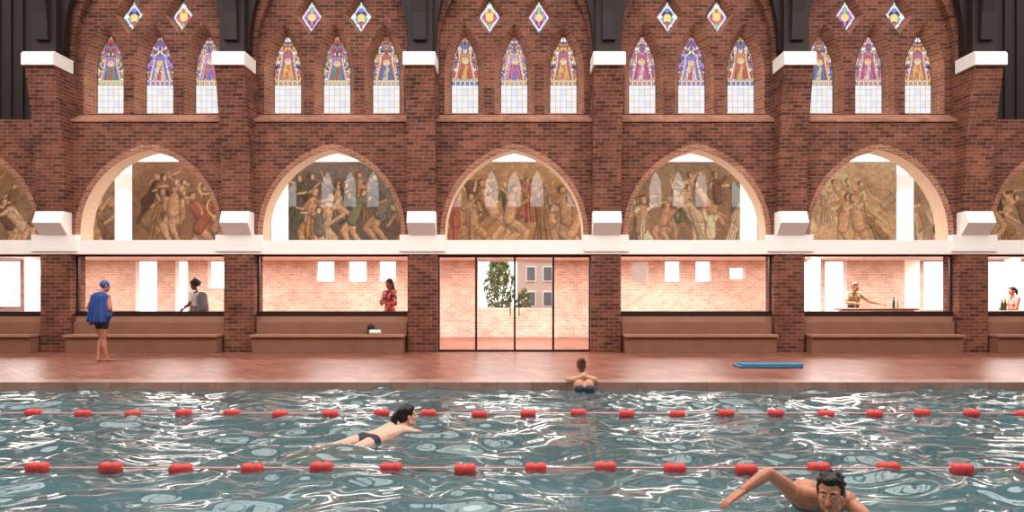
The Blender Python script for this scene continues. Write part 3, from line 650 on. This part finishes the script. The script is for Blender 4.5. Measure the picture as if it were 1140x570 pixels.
human('woman_in_floral_dress',dict(elR=(.22,.05,1.12),wrR=(.05,.22,1.22),elL=(-.22,.05,1.12),wrL=(-.04,.24,1.14),shL=(-.16,0,1.41),shR=(.16,0,1.41)),loc=(-3.27,17.0,0),ang=math.radians(150),s=1.06,fem=True,skin='skin_tan',hair='hair_brown',style='long',top='cloth_floral',bottom='cloth_floral',sleeve=1.4,extra=skirt,f=(.1,1,-.25),voxel=.011,handR=((-.5,.5,.6),(-.5,-.5,0)),handL=((.5,.5,.5),(.5,-.5,0)))
human('man_at_counter',dict(head=(0,.10,1.60),neck=(0,.03,1.45),elL=(-.36,.14,1.20),wrL=(-.56,.30,1.14),elR=(.25,.14,1.16),wrR=(.12,.32,1.16)),loc=(9.62,18.35,0),ang=math.radians(180),s=1.02,skin='skin_tan',hair='hair_brown',style='short',top='cloth_khaki',bottom='cloth_navy',legs='cloth_navy',sleeve=.7,f=(-.5,1,-.1),voxel=.011,handL=((-.5,.7,0),(0,0,-1)),handR=((-.3,.8,0),(0,0,-1)))
human('woman_on_stool',dict(elR=(.22,.12,1.12),wrR=(.10,.33,1.12),elL=(-.22,.12,1.12),wrL=(-.08,.33,1.12),hipL=(-.09,-.02,.9),hipR=(.09,-.02,.9),knL=(-.10,.42,.86),knR=(.10,.42,.86),anL=(-.10,.40,.45),anR=(.10,.40,.45),toL=(-.1,.55,.40),toR=(.1,.55,.40)),loc=(14.1,18.3,-.10),ang=math.radians(100),s=1.0,fem=True,skin='skin_tan',hair='hair_dark',style='pony',top='cloth_pink',bottom='cloth_navy',legs='cloth_navy',sleeve=.5,f=(0,1,-.1),voxel=.011)
human('woman_at_pool_edge',dict(head=(-.03,.10,.30),neck=(0,.0,.14),shL=(-.165,.0,.08),shR=(.165,.0,.08),pel=(.02,.0,-.38),hipL=(-.07,-.02,-.40),hipR=(.10,-.02,-.40),
   knL=(.0,-.05,-.83),knR=(.16,-.08,-.83),anL=(.10,-.25,-1.2),anR=(.25,-.28,-1.2),toL=(.1,-.2,-1.33),toR=(.25,-.22,-1.33),elL=(-.25,.28,.045),elR=(.25,.28,.045),wrL=(-.05,.42,.035),wrR=(.05,.44,.035)),
   loc=(1.16,10.82,0),s=1.0,fem=True,skin='skin_light',hair='hair_brown',style='bun',bottom='swim_dark',bra='swim_dark',f=(-.15,1,-.1),handL=((.9,.3,0),(0,0,-1)),handR=((-.9,.3,0),(0,0,-1)),hc=.1,brief=True)
H=np.array((-1.31,7.95,.04)); Dr=np.array((.60,.80,0)); Dr=Dr/np.linalg.norm(Dr); Rr=np.array((Dr[1],-Dr[0],0)); Z=np.array((0,0,1.))
nk=H-Dr*.09-Z*.125; shc=nk-Dr*.05-Z*.02; pl=nk-Dr*.54-Z*.075
human('swimming_woman',dict(head=H,neck=nk,shL=shc-Rr*.17,shR=shc+Rr*.17,pel=pl,hipL=pl-Rr*.09,hipR=pl+Rr*.09,
  knL=pl-Dr*.44-Rr*.17-Z*.02,knR=pl-Dr*.44+Rr*.17-Z*.02,anL=pl-Dr*.86-Rr*.16-Z*.01,anR=pl-Dr*.86+Rr*.10-Z*.01,toL=pl-Dr*1.03-Rr*.16-Z*.02,toR=pl-Dr*1.03+Rr*.10-Z*.02,
  elL=shc+Dr*.16-Rr*.32-Z*.04,elR=shc+Dr*.16+Rr*.30-Z*.05,wrL=shc+Dr*.36-Rr*.22-Z*.06,wrR=shc+Dr*.34+Rr*.20-Z*.08),
  fem=True,skin='skin_pale',style='pony',bottom='swim_dark',f=(.9,.42,.06),u=(-.05,-.05,1),handL=(tuple(Dr+Rr*.2),(0,0,-1)),handR=(tuple(Dr-Rr*.2),(0,0,-1)),voxel=.008,hc=.15,hs=1.12,muscle=1.05,brief=True)
human('swimming_man',dict(head=(2.39,4.88,.075),neck=(2.43,5.04,-.02),shR=(2.18,5.06,.02),shL=(2.64,5.14,-.07),pel=(2.62,5.62,-.22),hipR=(2.53,5.62,-.20),hipL=(2.70,5.64,-.23),
  knR=(2.62,6.05,-.28),knL=(2.80,6.05,-.34),anR=(2.72,6.46,-.26),anL=(2.90,6.44,-.32),toR=(2.76,6.62,-.31),toL=(2.95,6.60,-.36),
  elR=(1.95,4.96,.20),wrR=(1.74,4.90,.085),elL=(2.76,4.92,-.2),wrL=(2.70,4.68,-.22)),
  skin='skin_warm',hair='hair_dark',style='short',bottom='swim_dark',f=(-.56,-.80,-.20),u=(-.12,-.15,.97),voxel=.0055,handR=((-.80,-.15,-.45),(.35,0,-.8)),handL=((0,-1,-.1),(0,0,-1)),hc=.12,hs=1.20,muscle=1.18)
# ------------------------------------------------------------ small objects
MB=plain('mat_blue',(54,112,142),.6)
m=empty('foam_swim_mat'); xm=WX(856,13.1)
box('slab',xm-.64,xm+.64,12.95,13.4,0,.045,MB,m,.02); box('top_slab',xm-.56,xm+.66,12.98,13.36,.045,.08,MB,m,.015)
WOODC=plain('counter_wood',(168,120,90),.5)
ct=empty('bar_counter'); box('counter_top',8.9,11.0,17.55,18.0,1.0,1.05,WOODC,ct,.01); box('counter_body',9.0,10.9,17.62,17.95,0,1.0,PLASTER,ct)
ct=empty('bar_counter'); box('counter_top',13.0,15.4,17.3,17.72,.95,1.0,WOODC,ct,.01); box('counter_body',13.1,15.3,17.36,17.68,0,.95,PLASTER,ct)
BG=plain('bottle_green',(60,90,60),.15); BW=plain('bottle_white',(220,220,215),.3)
bp=[(.0,0),(.035,0),(.037,.01),(.037,.17),(.03,.20),(.014,.23),(.013,.29),(.016,.292),(.016,.305),(.0,.305)]
for (x,y,z,mm) in((10.40,17.72,1.052,BG),(10.52,17.78,1.052,BW),(13.2,17.5,1.002,BG),(13.32,17.55,1.002,BG)):
    v,f_=lathe(bp,16,'z',(x,y,z)); mesh_obj('glass_bottle',v,f_,mm,None,True)
st=empty('bar_stool'); xs,ys=14.12,18.3
multi('seat',[lathe([(.0,.62),(.17,.62),(.18,.64),(.17,.67),(0,.675)],20,'z',(xs,ys,0))],WOODC,st); multi('legs',[lathe([(.2,0),(.2,.02),(.03,.03),(.03,.62)],16,'z',(xs,ys,0))],FRAME,st)
bx=WX(414,15.9)
v,f_=lathe([(.0,-.14),(.05,-.14),(.06,-.11),(.06,.11),(.05,.14),(0,.14)],18,'x',(bx+.08,15.9,.522)); mesh_obj('rolled_towel',v,f_,MATS['cloth_white'],None,True)
sb=empty('swim_bag'); box('bag',bx-.14,bx+.02,16.0,16.12,.462,.68,MATS['cloth_navy'],sb,.03)
multi('strap',[lathe([(.008,-.05),(.008,.05)],8,'x',(bx-.06,16.06,.70))],MATS['cloth_navy'],sb)
# ------------------------------------------------------------ light and camera
w=bpy.data.worlds.new('World'); scene.world=w; w.use_nodes=True; bg=w.node_tree.nodes['Background']; bg.inputs[0].default_value=(1,.97,.945,1); bg.inputs[1].default_value=3.0
l=bpy.data.lights.new('hall_fill_lamp','AREA'); l.shape='RECTANGLE'; l.size=32; l.size_y=7; l.energy=2400; l.color=(1,.93,.87)  # added overhead fill tilted at the wall to lift the hall, no actual lamp
o=link(bpy.data.objects.new('hall_fill_lamp',l)); o.location=(0,6.5,12.7); o.rotation_euler=(math.radians(30),0,0)
cd=bpy.data.cameras.new('camera'); cd.sensor_width=36; cd.lens=36*F/1140; cd.shift_x=-2.5/1140; cd.shift_y=35/1140; cd.clip_end=200
c=link(bpy.data.objects.new('camera',cd)); c.location=(0,0,CZ); c.rotation_euler=(math.pi/2,0,0); scene.camera=c
